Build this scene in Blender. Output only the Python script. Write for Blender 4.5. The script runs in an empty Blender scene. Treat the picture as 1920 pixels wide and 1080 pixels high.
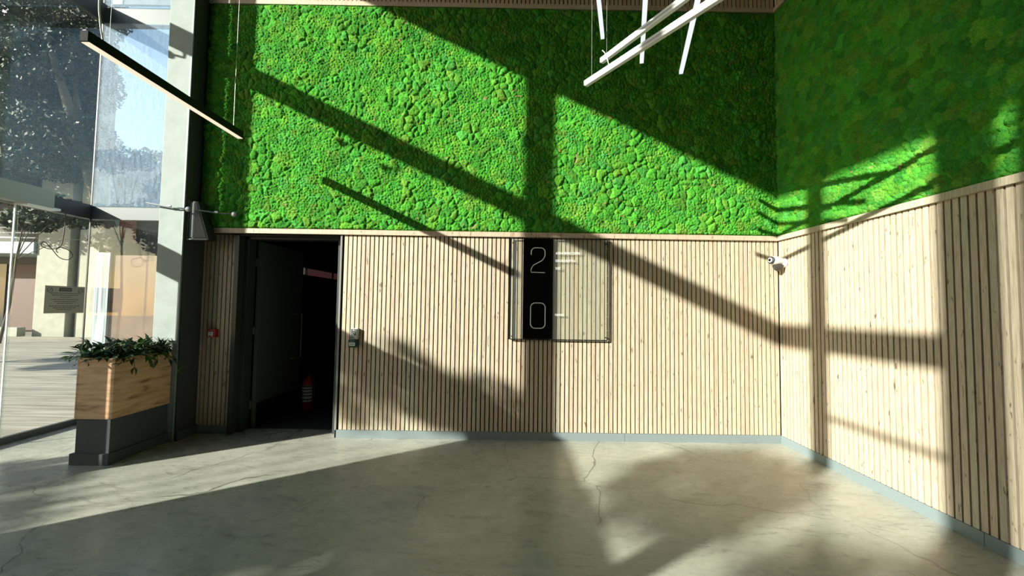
import bpy, bmesh, math, random
import numpy as np
from mathutils import Vector, Matrix
random.seed(7); rng = np.random.default_rng(7)
SC = bpy.context.scene
COL = SC.collection
PI = math.pi

# ------------------------------------------------------------------ camera, sky, sun, exposure
YAW, PITCH, ROLL, CY, CZ, FPX = -.0038, .0459, .0142, -4.6766, 1.55, 743.84
cy_, sy_, cp_, sp_ = math.cos(YAW), math.sin(YAW), math.cos(PITCH), math.sin(PITCH)
fw = Vector((-sy_*cp_, cy_*cp_, sp_)); rt = Vector((cy_, sy_, 0)); up = rt.cross(fw)
r2 = rt*math.cos(ROLL) + up*math.sin(ROLL); u2 = up*math.cos(ROLL) - rt*math.sin(ROLL)
cd = bpy.data.cameras.new('camera'); cd.lens = FPX/1920*36; cd.sensor_width = 36; cd.clip_start = .05; cd.clip_end = 300
cam = bpy.data.objects.new('camera', cd); COL.objects.link(cam)
M = Matrix.Identity(4)
for i in range(3):
    M[i][0] = r2[i]; M[i][1] = u2[i]; M[i][2] = -fw[i]
M[0][3], M[1][3], M[2][3] = 0, CY, CZ
cam.matrix_world = M
SC.camera = cam

SUN = Vector((1.45, 1.0, -.686)).normalized()        # the way the sunlight travels
w = bpy.data.worlds.new('sky'); SC.world = w; w.use_nodes = True
nt = w.node_tree; nt.nodes.clear()
sky = nt.nodes.new('ShaderNodeTexSky'); sky.sky_type = 'NISHITA'; sky.sun_disc = False
sky.sun_elevation = math.asin(-SUN.z); sky.sun_rotation = math.atan2(-SUN.x, -SUN.y)
sky.air_density = 1.3; sky.dust_density = .8; sky.ozone_density = 1.5
bg = nt.nodes.new('ShaderNodeBackground'); bg.inputs[1].default_value = .28
wo = nt.nodes.new('ShaderNodeOutputWorld')
nt.links.new(sky.outputs[0], bg.inputs[0]); nt.links.new(bg.outputs[0], wo.inputs[0])
sd = bpy.data.lights.new('sun', 'SUN'); sd.energy = 13.2; sd.angle = math.radians(.53); sd.color = (1.0, .95, .84)
sun = bpy.data.objects.new('sun', sd); COL.objects.link(sun)
sun.rotation_euler = SUN.to_track_quat('-Z', 'Y').to_euler(); sun.location = (-20, -14, 12)
SC.view_settings.view_transform = 'Standard'; SC.view_settings.look = 'None'
SC.view_settings.exposure = 0.0; SC.view_settings.gamma = 1.0; SC.view_settings.use_curve_mapping = False
SC.cycles.max_bounces = 10; SC.cycles.diffuse_bounces = 5; SC.cycles.transparent_max_bounces = 24
SC.cycles.sample_clamp_indirect = 8.0
SC.cycles.caustics_reflective = False; SC.cycles.caustics_refractive = False

# ------------------------------------------------------------------ helpers
def tag(o, label=None, cat=None, group=None, kind=None):
    if label: o['label'] = label
    if cat: o['category'] = cat
    if group: o['group'] = group
    if kind: o['kind'] = kind
    return o

class MB:
    def __init__(s): s.v = []; s.f = []
    def box(s, x0, x1, y0, y1, z0, z1):
        b = len(s.v)
        s.v += [(x, y, z) for z in (z0, z1) for y in (y0, y1) for x in (x0, x1)]
        s.f += [tuple(b+i for i in q) for q in ((0,2,3,1),(4,5,7,6),(0,1,5,4),(2,6,7,3),(0,4,6,2),(1,3,7,5))]
        return s
    def poly_prism(s, pts, off):
        """pts: 3-D polygon, off: extrusion vector"""
        b = len(s.v); n = len(pts)
        s.v += [tuple(p) for p in pts] + [tuple(Vector(p)+Vector(off)) for p in pts]
        s.f += [tuple(b+i for i in range(n)), tuple(b+n+i for i in reversed(range(n)))]
        s.f += [(b+i, b+n+i, b+n+(i+1) % n, b+(i+1) % n) for i in range(n)]
        return s
    def tube(s, pts, r, n=8, cap=True):
        pts = [Vector(p) for p in pts]; b = len(s.v); rr = r if isinstance(r, (list, tuple)) else [r]*len(pts)
        prev = None
        for i, p in enumerate(pts):
            t = (pts[min(i+1, len(pts)-1)] - pts[max(i-1, 0)]).normalized()
            if prev is None:
                a = t.orthogonal().normalized()
            else:
                a = (prev - t*prev.dot(t)).normalized()
            prev = a; c = t.cross(a)
            for k in range(n):
                an = 2*PI*k/n
                s.v.append(tuple(p + (a*math.cos(an) + c*math.sin(an))*rr[i]))
        for i in range(len(pts)-1):
            for k in range(n):
                k2 = (k+1) % n
                s.f.append((b+i*n+k, b+i*n+k2, b+(i+1)*n+k2, b+(i+1)*n+k))
        if cap:
            s.f.append(tuple(b+k for k in reversed(range(n)))); e = b+(len(pts)-1)*n
            s.f.append(tuple(e+k for k in range(n)))
        return s
    def lathe(s, prof, c, ax=(0,0,1), n=20):
        """prof: list of (radius, height along ax)"""
        ax = Vector(ax).normalized(); a = ax.orthogonal().normalized(); d = ax.cross(a); c = Vector(c); b = len(s.v)
        for r, h in prof:
            for k in range(n):
                an = 2*PI*k/n
                s.v.append(tuple(c + ax*h + (a*math.cos(an)+d*math.sin(an))*max(r, 1e-4)))
        for i in range(len(prof)-1):
            for k in range(n):
                k2 = (k+1) % n
                s.f.append((b+i*n+k, b+i*n+k2, b+(i+1)*n+k2, b+(i+1)*n+k))
        s.f.append(tuple(b+k for k in reversed(range(n)))); e = b+(len(prof)-1)*n
        s.f.append(tuple(e+k for k in range(n)))
        return s
    def mesh(s, name, mat, smooth=False):
        me = bpy.data.meshes.new(name); me.from_pydata([tuple(v) for v in s.v], [], s.f)
        bm = bmesh.new(); bm.from_mesh(me); bmesh.ops.recalc_face_normals(bm, faces=bm.faces); bm.to_mesh(me); bm.free()
        if mat: me.materials.append(mat)
        if smooth:
            me.polygons.foreach_set('use_smooth', [True]*len(me.polygons))
            try: me.set_sharp_from_angle(angle=math.radians(40))
            except Exception: pass
        return me
    def build(s, name, mat, parent=None, smooth=False, loc=None, bevel=0):
        me = s.mesh(name, mat, smooth)
        o = bpy.data.objects.new(name, me); COL.objects.link(o)
        if loc: o.location = loc
        if parent: o.parent = parent
        if bevel:
            m = o.modifiers.new('bevel', 'BEVEL'); m.width = bevel; m.segments = 2; m.limit_method = 'ANGLE'
        return o

def empty(name, loc=(0,0,0)):
    o = bpy.data.objects.new(name, None); COL.objects.link(o); o.location = loc; o.empty_display_size = .1
    return o
def link_copy(o, loc=None, parent=None):
    c = o.copy(); COL.objects.link(c)
    if loc is not None: c.location = loc
    if parent: c.parent = parent
    return c
def grid(nx, ny, fn, name, mat, parent=None, smooth=True):
    """numpy grid surface, fn gives (nx*ny, 3) points"""
    P = fn
    me = bpy.data.meshes.new(name)
    me.vertices.add(nx*ny); me.vertices.foreach_set('co', P.astype(np.float32).ravel())
    i = np.arange(nx-1)[:, None]*ny + np.arange(ny-1)[None, :]
    q = np.stack([i, i+ny, i+ny+1, i+1], -1).reshape(-1, 4)
    me.loops.add(q.size); me.polygons.add(len(q))
    me.loops.foreach_set('vertex_index', q.ravel().astype(np.int32))
    me.polygons.foreach_set('loop_start', np.arange(0, q.size, 4, dtype=np.int32))
    me.update(calc_edges=True); me.validate()
    me.polygons.foreach_set('use_smooth', [smooth]*len(q))
    me.materials.append(mat)
    o = bpy.data.objects.new(name, me); COL.objects.link(o)
    if parent: o.parent = parent
    return o

# ------------------------------------------------------------------ materials
class Nd:
    def __init__(s, name):
        s.m = bpy.data.materials.new(name); s.m.use_nodes = True; s.t = s.m.node_tree; s.t.nodes.clear()
        s.out = s.n('OutputMaterial')
    def n(s, typ, **kw):
        x = s.t.nodes.new('ShaderNode'+typ)
        for k, v in kw.items():
            if k.startswith('i_'):
                key = k[2:]; key = int(key) if key.isdigit() else key.replace('_', ' ')
                x.inputs[key].default_value = v
            else: setattr(x, k, v)
        return x
    def l(s, a, ao, b, bi):
        s.t.links.new(a.outputs[ao], b.inputs[bi])
    def ramp(s, src, so, stops, interp='LINEAR'):
        r = s.n('ValToRGB'); r.color_ramp.interpolation = interp
        e = r.color_ramp.elements
        while len(e) < len(stops): e.new(.5)
        for el, (p, c) in zip(e, stops):
            el.position = p; el.color = (c, c, c, 1) if isinstance(c, (int, float)) else (*c, 1)
        s.l(src, so, r, 0); return r
    def mix(s, fac, a, b, mode='MIX'):
        x = s.n('Mix', data_type='RGBA', blend_type=mode)
        for idx, v in ((0, fac), (6, a), (7, b)):
            if isinstance(v, tuple) and hasattr(v[0], 'outputs'): s.t.links.new(v[0].outputs[v[1]], x.inputs[idx])
            elif isinstance(v, (int, float)): x.inputs[idx].default_value = v
            else: x.inputs[idx].default_value = (*v, 1)
        return x
    def principled(s, col=(.5,.5,.5), rough=.5, **kw):
        p = s.n('BsdfPrincipled'); p.inputs['Base Color'].default_value = (*col, 1); p.inputs['Roughness'].default_value = rough
        for k, v in kw.items(): p.inputs[k.replace('_', ' ')].default_value = v
        s.l(p, 0, s.out, 0); return p
    def coords(s, kind='Object', scale=(1,1,1), loc=None):
        tc = s.n('TexCoord'); mp = s.n('Mapping'); mp.inputs['Scale'].default_value = scale
        s.l(tc, kind, mp, 0); return mp

def plain(name, col, rough=.5, metal=0, noise=0, scale=20, bump=0, bscale=None, **kw):
    d = Nd(name); p = d.principled(col, rough, Metallic=metal, **kw)
    if noise or bump:
        mp = d.coords(); nz = d.n('TexNoise', i_Scale=scale, i_Detail=5.0); d.l(mp, 0, nz, 'Vector')
        if noise:
            r = d.ramp(nz, 0, [(.25, tuple(c*(1-noise) for c in col)), (.75, tuple(min(1, c*(1+noise)) for c in col))])
            d.l(r, 0, p, 'Base Color')
        if bump:
            nb = d.n('TexNoise', i_Scale=bscale or scale*3, i_Detail=4.0); d.l(mp, 0, nb, 'Vector')
            b = d.n('Bump', i_Strength=bump, i_Distance=.01); d.l(nb, 0, b, 'Height'); d.l(b, 0, p, 'Normal')
    return d.m

def wood_slat():
    d = Nd('oak_slat'); p = d.principled((.6,.47,.32), .55)
    oi = d.n('ObjectInfo'); tc = d.n('TexCoord')
    off = d.n('VectorMath', operation='SCALE'); cmb = d.n('CombineXYZ')
    d.l(oi, 'Random', cmb, 0); d.l(oi, 'Random', cmb, 1); d.l(oi, 'Random', cmb, 2)
    d.l(cmb, 0, off, 0); off.inputs['Scale'].default_value = 57.0
    add = d.n('VectorMath', operation='ADD'); d.l(tc, 'Object', add, 0); d.l(off, 0, add, 1)
    mp = d.n('Mapping'); mp.inputs['Scale'].default_value = (1, 1, .055); d.l(add, 0, mp, 0)
    n1 = d.n('TexNoise', i_Scale=130.0, i_Detail=4.0); d.l(mp, 0, n1, 'Vector')
    r1 = d.ramp(n1, 0, [(.30, (.41,.345,.27)), (.52, (.535,.465,.375)), (.75, (.615,.55,.46))])
    mp2 = d.n('Mapping'); mp2.inputs['Scale'].default_value = (1, 1, .25); d.l(add, 0, mp2, 0)
    n2 = d.n('TexNoise', i_Scale=42.0, i_Detail=2.0); d.l(mp2, 0, n2, 'Vector')
    r2_ = d.ramp(n2, 0, [(.665, 0.0), (.73, 1.0)])                 # small knots and dark flecks
    mx = d.mix((r2_, 0), (r1, 0), (.20,.15,.10))
    tone = d.ramp(oi, 'Random', [(0, (.93,.86,.80)), (.3, (1.0,.97,.90)), (.6, (.96,1.0,.92)), (.85, (1.08,1.0,.93)), (1, (1.0,.88,.82))])
    mm = d.mix(1.0, (mx, 2), (tone, 0), 'MULTIPLY')
    d.l(mm, 2, p, 'Base Color')
    b = d.n('Bump', i_Strength=.25, i_Distance=.002); d.l(n1, 0, b, 'Height'); d.l(b, 0, p, 'Normal')
    return d.m

def wood_board():
    d = Nd('oak_board'); p = d.principled((.6,.4,.25), .45)
    mp = d.coords(scale=(1, 1, 7)); n1 = d.n('TexNoise', i_Scale=3.2, i_Detail=6.0, i_Distortion=.8); d.l(mp, 0, n1, 'Vector')
    r1 = d.ramp(n1, 0, [(.28, (.26,.15,.08)), (.42, (.58,.36,.20)), (.6, (.72,.48,.29)), (.8, (.80,.57,.37))])
    mp2 = d.coords(scale=(1, 1, 14)); n2 = d.n('TexNoise', i_Scale=22.0, i_Detail=3.0); d.l(mp2, 0, n2, 'Vector')
    r2_ = d.ramp(n2, 0, [(.3, .82), (.7, 1.05)])
    mm = d.mix(1.0, (r1, 0), (r2_, 0), 'MULTIPLY'); d.l(mm, 2, p, 'Base Color')
    return d.m

def moss_mat():
    d = Nd('preserved_moss'); p = d.principled((.05,.2,.02), .9)
    p.inputs['Specular IOR Level'].default_value = .12
    at = d.n('Attribute', attribute_name='tint'); mp = d.coords()
    n1 = d.n('TexNoise', i_Scale=95.0, i_Detail=5.0, i_Roughness=.7); d.l(mp, 0, n1, 'Vector')
    r1 = d.ramp(n1, 0, [(.3, .55), (.5, .95), (.7, 1.35)])
    mm = d.mix(1.0, (at, 'Color'), (r1, 0), 'MULTIPLY'); d.l(mm, 2, p, 'Base Color')
    v = d.n('TexVoronoi', i_Scale=110.0); d.l(mp, 0, v, 'Vector')
    n3 = d.n('TexNoise', i_Scale=230.0, i_Detail=4.0, i_Roughness=.75); d.l(mp, 0, n3, 'Vector')
    b1 = d.n('Bump', i_Strength=.45, i_Distance=.008, invert=True); d.l(v, 'Distance', b1, 'Height')
    b2 = d.n('Bump', i_Strength=.5, i_Distance=.006); d.l(n3, 0, b2, 'Height'); d.l(b1, 0, b2, 'Normal'); d.l(b2, 0, p, 'Normal')
    return d.m

def floor_mat():
    d = Nd('polished_microcement'); p = d.principled((.3,.28,.22), .3)
    mp = d.coords()
    n1 = d.n('TexNoise', i_Scale=.9, i_Detail=7.0, i_Roughness=.62, i_Distortion=1.2); d.l(mp, 0, n1, 'Vector')
    r1 = d.ramp(n1, 0, [(.25, (.33,.335,.29)), (.5, (.42,.42,.36)), (.75, (.50,.495,.42))])
    mpa = d.n('Mapping'); mpa.inputs['Rotation'].default_value = (0, 0, .6); mpa.inputs['Scale'].default_value = (1, 4, 1)
    d.l(mp, 0, mpa, 0)
    n2 = d.n('TexNoise', i_Scale=2.6, i_Detail=9.0, i_Roughness=.75, i_Distortion=2.2); d.l(mpa, 0, n2, 'Vector')
    r2_ = d.ramp(n2, 0, [(.36, .62), (.45, .95), (.7, 1.12)])
    mm = d.mix(1.0, (r1, 0), (r2_, 0), 'MULTIPLY')
    mpc = d.n('Mapping'); mpc.inputs['Rotation'].default_value = (0, 0, -.45); mpc.inputs['Scale'].default_value = (1, 5, 1); d.l(mp, 0, mpc, 0)
    n6 = d.n('TexNoise', i_Scale=7.0, i_Detail=9.0, i_Roughness=.8, i_Distortion=1.6); d.l(mpc, 0, n6, 'Vector')
    r6 = d.ramp(n6, 0, [(.355, .45), (.405, 1.0), (.62, 1.0), (.72, 1.12)])
    mm = d.mix(1.0, (mm, 2), (r6, 0), 'MULTIPLY')
    # hairline cracks
    nd = d.n('TexNoise', i_Scale=1.3, i_Detail=3.0); d.l(mp, 0, nd, 'Vector')
    add = d.n('VectorMath', operation='MULTIPLY_ADD'); d.l(nd, 'Color', add, 0); add.inputs[1].default_value = (.7,.7,0); d.l(mp, 0, add, 2)
    v = d.n('TexVoronoi', feature='DISTANCE_TO_EDGE', i_Scale=.55); d.l(add, 0, v, 'Vector')
    rc = d.ramp(v, 0, [(0.0, 1.0), (.0015, 1.0), (.0027, 0.0)])
    nm = d.n('TexNoise', i_Scale=.8); d.l(mp, 0, nm, 'Vector'); rm = d.ramp(nm, 0, [(.44, 0.0), (.50, .8)])
    cm = d.mix(1.0, (rc, 0), (rm, 0), 'MULTIPLY')
    fin = d.mix((cm, 2), (mm, 2), (.07,.06,.045)); d.l(fin, 2, p, 'Base Color')
    n4 = d.n('TexNoise', i_Scale=6.0, i_Detail=6.0); d.l(mp, 0, n4, 'Vector')
    rr = d.ramp(n4, 0, [(.3, .20), (.7, .36)]); d.l(rr, 0, p, 'Roughness')
    n5 = d.n('TexNoise', i_Scale=9.0, i_Detail=8.0); d.l(mpa, 0, n5, 'Vector')
    b = d.n('Bump', i_Strength=.12, i_Distance=.01); d.l(n5, 0, b, 'Height'); d.l(b, 0, p, 'Normal')
    return d.m

def glass_mat(name, dust=.05, tint=(.93,.96,.95), streak=0.0, refl=1.0, dcol=(.80,.84,.86)):
    """thin architectural glass: see-through, a fresnel reflection, and a film of dust that sunlight catches"""
    d = Nd(name)
    tr = d.n('BsdfTransparent'); tr.inputs[0].default_value = (*tint, 1)
    gl = d.n('BsdfGlossy', i_Roughness=.01); geo = d.n('NewGeometry')
    dt = d.n('VectorMath', operation='DOT_PRODUCT'); d.l(geo, 'Incoming', dt, 0); d.l(geo, 'Normal', dt, 1)
    ab = d.n('Math', operation='ABSOLUTE'); d.l(dt, 'Value', ab, 0)
    om = d.n('Math', operation='SUBTRACT'); om.inputs[0].default_value = 1; d.l(ab, 0, om, 1)
    pw = d.n('Math', operation='POWER'); d.l(om, 0, pw, 0); pw.inputs[1].default_value = 5
    ml = d.n('Math', operation='MULTIPLY_ADD'); d.l(pw, 0, ml, 0); ml.inputs[1].default_value = .96*refl; ml.inputs[2].default_value = .04*refl
    m1 = d.n('MixShader'); d.l(ml, 0, m1, 0); d.l(tr, 0, m1, 1); d.l(gl, 0, m1, 2)
    df = d.n('BsdfDiffuse'); df.inputs[0].default_value = (*dcol, 1)
    mp = d.coords(scale=(1, 1, .22)); nz = d.n('TexNoise', i_Scale=26.0, i_Detail=8.0, i_Roughness=.75); d.l(mp, 0, nz, 'Vector')
    mpb = d.coords(); nb = d.n('TexNoise', i_Scale=60.0, i_Detail=4.0, i_Roughness=.8); d.l(mpb, 0, nb, 'Vector')
    mn = d.n('Math', operation='MULTIPLY'); d.l(nz, 0, mn, 0); d.l(nb, 0, mn, 1)
    r = d.ramp(mn, 0, [(.12, dust*(1-streak)), (.42, dust*(1+streak*1.6))])
    m2 = d.n('MixShader'); d.l(r, 0, m2, 0); d.l(m1, 0, m2, 1); d.l(df, 0, m2, 2)
    d.l(m2, 0, d.out, 0)
    return d.m

def concrete(name, col, sc=5):
    d = Nd(name); p = d.principled(col, .8); mp = d.coords()
    n1 = d.n('TexNoise', i_Scale=float(sc), i_Detail=8.0, i_Roughness=.65); d.l(mp, 0, n1, 'Vector')
    r = d.ramp(n1, 0, [(.3, tuple(c*.84 for c in col)), (.7, tuple(c*1.08 for c in col))])
    v = d.n('TexVoronoi', i_Scale=40.0); d.l(mp, 0, v, 'Vector'); rv = d.ramp(v, 0, [(.03, .55), (.09, 1.0)])
    nn = d.n('TexNoise', i_Scale=11.0); d.l(mp, 0, nn, 'Vector'); rn = d.ramp(nn, 0, [(.56, 0.0), (.62, 1.0)])
    pits = d.mix((rn, 0), (1,1,1), (rv, 0)); mm = d.mix(1.0, (r, 0), (pits, 2), 'MULTIPLY'); d.l(mm, 2, p, 'Base Color')
    b = d.n('Bump', i_Strength=.2, i_Distance=.004); d.l(n1, 0, b, 'Height'); d.l(b, 0, p, 'Normal')
    return d.m

def leaf_mat(name, c1, c2, trans=.25):
    d = Nd(name); p = d.principled(c1, .5); oi = d.n('ObjectInfo'); geo = d.n('NewGeometry')
    ad = d.n('Math', operation='ADD'); d.l(oi, 'Random', ad, 0); d.l(geo, 'Random Per Island', ad, 1)
    fr = d.n('Math', operation='FRACT'); d.l(ad, 0, fr, 0)
    r = d.ramp(fr, 0, [(0, c1), (1, c2)]); d.l(r, 0, p, 'Base Color')
    t = d.n('BsdfTranslucent'); d.l(r, 0, t, 0)
    m = d.n('MixShader', i_0=trans); d.l(p, 0, m, 1); d.l(t, 0, m, 2); d.l(m, 0, d.out, 0)
    return d.m

def brick_mat():
    d = Nd('red_brick'); p = d.principled((.5,.2,.12), .85)
    tc = d.n('TexCoord'); mp = d.n('Mapping'); mp.inputs['Rotation'].default_value = (PI/2, 0, 0); d.l(tc, 'Object', mp, 0)
    b = d.n('TexBrick', i_Scale=1.0); d.l(mp, 0, b, 'Vector')
    b.inputs['Color1'].default_value = (.52,.20,.12,1); b.inputs['Color2'].default_value = (.62,.27,.17,1)
    b.inputs['Mortar'].default_value = (.25,.12,.09,1)
    b.inputs['Brick Width'].default_value = .22; b.inputs['Row Height'].default_value = .075; b.inputs['Mortar Size'].default_value = .009
    d.l(b, 'Color', p, 'Base Color'); bu = d.n('Bump', i_Strength=.5, i_Distance=.01, invert=True); d.l(b, 'Fac', bu, 'Height'); d.l(bu, 0, p, 'Normal')
    return d.m

def deck_mat():
    d = Nd('weathered_deck'); p = d.principled((.5,.45,.36), .7)
    oi = d.n('ObjectInfo'); tc = d.n('TexCoord'); mp = d.n('Mapping'); mp.inputs['Scale'].default_value = (.05, 1, 1)
    cmb = d.n('CombineXYZ'); sc = d.n('Math', operation='MULTIPLY'); d.l(oi, 'Random', sc, 0); sc.inputs[1].default_value = 40; d.l(sc, 0, cmb, 1)
    ad = d.n('VectorMath', operation='ADD'); d.l(tc, 'Object', ad, 0); d.l(cmb, 0, ad, 1); d.l(ad, 0, mp, 0)
    n = d.n('TexNoise', i_Scale=22.0, i_Detail=6.0); d.l(mp, 0, n, 'Vector')
    r = d.ramp(n, 0, [(.3, (.17,.145,.11)), (.5, (.34,.305,.24)), (.7, (.45,.41,.33))])
    t = d.ramp(oi, 'Random', [(0, .82), (1, 1.12)]); mm = d.mix(1.0, (r, 0), (t, 0), 'MULTIPLY'); d.l(mm, 2, p, 'Base Color')
    return d.m

def emit(name, col, s):
    d = Nd(name); e = d.n('Emission'); e.inputs[0].default_value = (*col, 1); e.inputs[1].default_value = s
    d.l(e, 0, d.out, 0); return d.m

OAK = wood_slat(); BOARD = wood_board(); MOSS = moss_mat(); FLOOR = floor_mat()
BLACK = plain('black_felt', (.006,.0055,.005), .9, **{'Specular_IOR_Level': .1})
GREY_SKIRT = plain('blue_grey_skirting', (.20,.245,.255), .45, noise=.06, scale=60)
DARK_GREY = plain('charcoal_render', (.045,.050,.052), .6, noise=.1, scale=40, bump=.25, bscale=260)
PLINTH = plain('charcoal_plinth', (.060,.068,.082), .75, noise=.12, scale=30, bump=.5, bscale=300)
CONC = concrete('pale_concrete', (.34,.385,.375)); CONC_OUT = concrete('outdoor_concrete', (.34,.335,.27), 3)
DOORP = plain('dark_door_paint', (.085,.098,.095), .42)
FRAMEP = plain('dark_frame_paint', (.04,.045,.045), .4)
STEEL_DARK = plain('dark_steel', (.03,.03,.033), .45, metal=.2)
STEEL = plain('brushed_steel', (.55,.56,.56), .35, metal=.9)
GALV = plain('grey_painted_metal', (.24,.28,.29), .5, noise=.12, scale=25)
WHITE = plain('white_enamel', (.80,.82,.82), .35)
GROOVE = plain('grey_lamp_groove', (.42,.45,.45), .4)
WIRE = plain('grey_wire', (.45,.45,.42), .4, metal=.5)
CEIL = plain('dark_ceiling', (.05,.05,.05), .8)
PLASTER = plain('pale_plaster', (.24,.24,.235), .8)
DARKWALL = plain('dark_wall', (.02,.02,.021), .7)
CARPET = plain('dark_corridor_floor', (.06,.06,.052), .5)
GLASS = glass_mat('facade_glass', dust=.007, streak=.6)
GLASS_DUSTY = glass_mat('dusty_glass', dust=.15, streak=.7, dcol=(.55,.72,.95))
GLASS_DOOR = glass_mat('door_glass', dust=.012, streak=.5)
SIGNGLASS = glass_mat('sign_glass', dust=.03, tint=(.94,.95,.92), refl=.6)
RED = plain('red_plastic', (.42,.015,.03), .35); GREEN = plain('dark_green_plastic', (.01,.06,.035), .35)
INK = plain('black_ink', (.02,.02,.02), .6); PAPER = plain('label_white', (.62,.66,.62), .5)
GLOSSBLK = plain('gloss_black', (.003,.003,.003), .08)
WHITEINK = plain('white_lettering', (.85,.86,.85), .5)

# ------------------------------------------------------------------ room shell
XC = 3.175; XF = -5.39; YB = .387; ZT = 6.95; YR = -10.0
ZL = 2.367; ZU = 5.162; ZB = .0936; P = .0515
m = MB().box(XF, XC+.2, YR, .30, -.12, 0).box(XF, -3.9, .30, YB, -.12, 0)
floor = m.build('floor', FLOOR); tag(floor, 'polished grey-beige microcement floor with hairline cracks', 'floor', kind='structure')
ceil = MB().box(XF-.1, XC+.4, YR-.2, YB+.1, ZT, ZT+.15).build('ceiling', CEIL); tag(ceil, 'dark ceiling high above the lobby', 'ceiling', kind='structure')

wb = MB()
wb.box(-2.0, XC+.2, .011, .26, 0, ZT)                 # behind the slats, right of the door
wb.box(-3.69, -2.0, .011, .26, ZL, ZT)                # above the doorway
wb.box(-3.695, -3.31, .109, .26, 0, ZL)              # left of the doorway
wall_back = wb.build('wall_back', BLACK); tag(wall_back, 'back wall: black backing with pale oak slats below the moss and above it', 'wall', kind='structure')
SW = .0388
def slat_mesh(h, axis):
    if axis == 'x': return MB().box(-SW/2, SW/2, 0, .011, 0, h).mesh('slat', OAK)
    return MB().box(0, .015, -SW/2, SW/2, 0, h).mesh('slat', OAK)
def slats(me, pts, parent):
    for p_ in pts:
        o = bpy.data.objects.new('slat', me); COL.objects.link(o); o.location = p_; o.parent = parent
me_low = slat_mesh(ZL-ZB, 'x')
xs = [XC-.0025-(k+.5)*P for k in range(0, 200)]
slats(me_low, [(x, 0, ZB) for x in xs if x > -2.0], wall_back)
slats(me_low, [(-3.335-k*.0515, .098, ZB) for k in range(8)], wall_back)
me_up = slat_mesh(ZT-ZU-.055, 'x')
slats(me_up, [(x, 0, ZU+.055) for x in xs if x > -3.67], wall_back)

wr = MB().box(XC+.015, XC+.25, YR-.2, .02, 0, ZT).build('wall_right', BLACK)
tag(wr, 'right-hand wall: black backing with pale oak slats and moss above', 'wall', kind='structure')
me_low_r = slat_mesh(ZL-ZB, 'y')
slats(me_low_r, [(XC, -.002-(k+.5)*P, ZB) for k in range(130)], wr)
me_up_r = slat_mesh(ZT-ZU-.055, 'y')
slats(me_up_r, [(XC, -.002-(k+.5)*P, ZU+.055) for k in range(130)], wr)

b = MB().box(-2.015, -.35, -.004, .02, 0, ZB-.003).box(-.347, 1.35, -.004, .02, 0, ZB-.003).box(1.353, XC+.004, -.004, .02, 0, ZB-.003)
tag(b.build('baseboard_back', GREY_SKIRT, bevel=.001), 'blue-grey skirting under the slatted back wall', 'skirting', kind='structure')
b = MB().box(XC-.004, XC+.02, -1.98, -.004, 0, ZB-.003).box(XC-.004, XC+.02, -6.7, -1.983, 0, ZB-.003)
tag(b.build('baseboard_right', GREY_SKIRT, bevel=.001), 'blue-grey skirting under the slatted right wall', 'skirting', kind='structure')
b = MB().box(-3.695, -3.312, .094, .118, 0, ZB-.003)
tag(b.build('baseboard_left', GREY_SKIRT), 'short dark skirting under the narrow slat panel left of the doorway', 'skirting', kind='structure')
# ledges (thin oak battens capping the slats)
def ledge(name, lab, z0, z1, back):
    if back:
        bm_ = MB().box(-3.69, -.9, -.028, .02, z0, z1).box(-.898, 1.3, -.028, .02, z0, z1).box(1.302, XC, -.028, .02, z0, z1)
    else:
        bm_ = MB().box(XC-.028, XC+.02, -2.6, -.028, z0, z1).box(XC-.028, XC+.02, -6.7, -2.602, z0, z1)
    tag(bm_.build(name, OAK), lab, 'trim', kind='structure')
ledge('trim_1', 'pale oak batten between the slats and the moss on the back wall', ZL, ZL+.056, True)
ledge('trim_2', 'pale oak batten between the slats and the moss on the right wall', ZL, ZL+.056, False)
ledge('trim_3', 'oak batten above the moss on the back wall, under the upper slats', ZU, ZU+.055, True)
ledge('trim_4', 'oak batten above the moss on the right wall', ZU, ZU+.055, False)
tag(MB().box(-2.018, -1.998, -.004, .13, 0, ZL).build('trim_5', PLASTER), 'pale upright edge strip where the slatted wall ends at the doorway', 'trim', kind='structure')

# ------------------------------------------------------------------ moss
def cells(U, V, size, jit, wgt, seed, pad=2):
    """additively weighted worley cells -> F1, F2, id"""
    r = np.random.default_rng(seed)
    u0, v0 = U.min()-pad*size, V.min()-pad*size
    nu = int((U.max()-U.min())/size)+2*pad+2; nv = int((V.max()-V.min())/size)+2*pad+2
    pu = u0 + (np.arange(nu)[:, None]+.5+(r.random((nu, nv))-.5)*jit)*size
    pv = v0 + (np.arange(nv)[None, :]+.5+(r.random((nu, nv))-.5)*jit)*size
    pw = (r.random((nu, nv))**2)*wgt*size
    iu = ((U-u0)/size).astype(int); iv = ((V-v0)/size).astype(int)
    F1 = np.full(U.shape, 9.0); F2 = np.full(U.shape, 9.0); ID = np.zeros(U.shape, int)
    for a in (-2, -1, 0, 1, 2):
        for c in (-2, -1, 0, 1, 2):
            ju = np.clip(iu+a, 0, nu-1); jv = np.clip(iv+c, 0, nv-1)
            dd = np.hypot(U-pu[ju, jv], V-pv[ju, jv]) - pw[ju, jv]
            idn = ju*nv+jv; lt = dd < F1
            F2 = np.where(lt, F1, np.minimum(F2, dd)); ID = np.where(lt, idn, ID); F1 = np.where(lt, dd, F1)
    return F1/size, F2/size, ID, nu*nv
def vnoise(U, V, s, seed):
    r = np.random.default_rng(seed); G = r.random((400, 400))
    a, c = U/s % 399, V/s % 399; i, j = a.astype(int), c.astype(int); f, g = a-i, c-j
    f = f*f*(3-2*f); g = g*g*(3-2*g)
    return (G[i, j]*(1-f)+G[(i+1) % 400, j]*f)*(1-g)+(G[i, (j+1) % 400]*(1-f)+G[(i+1) % 400, (j+1) % 400]*f)*g
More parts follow.
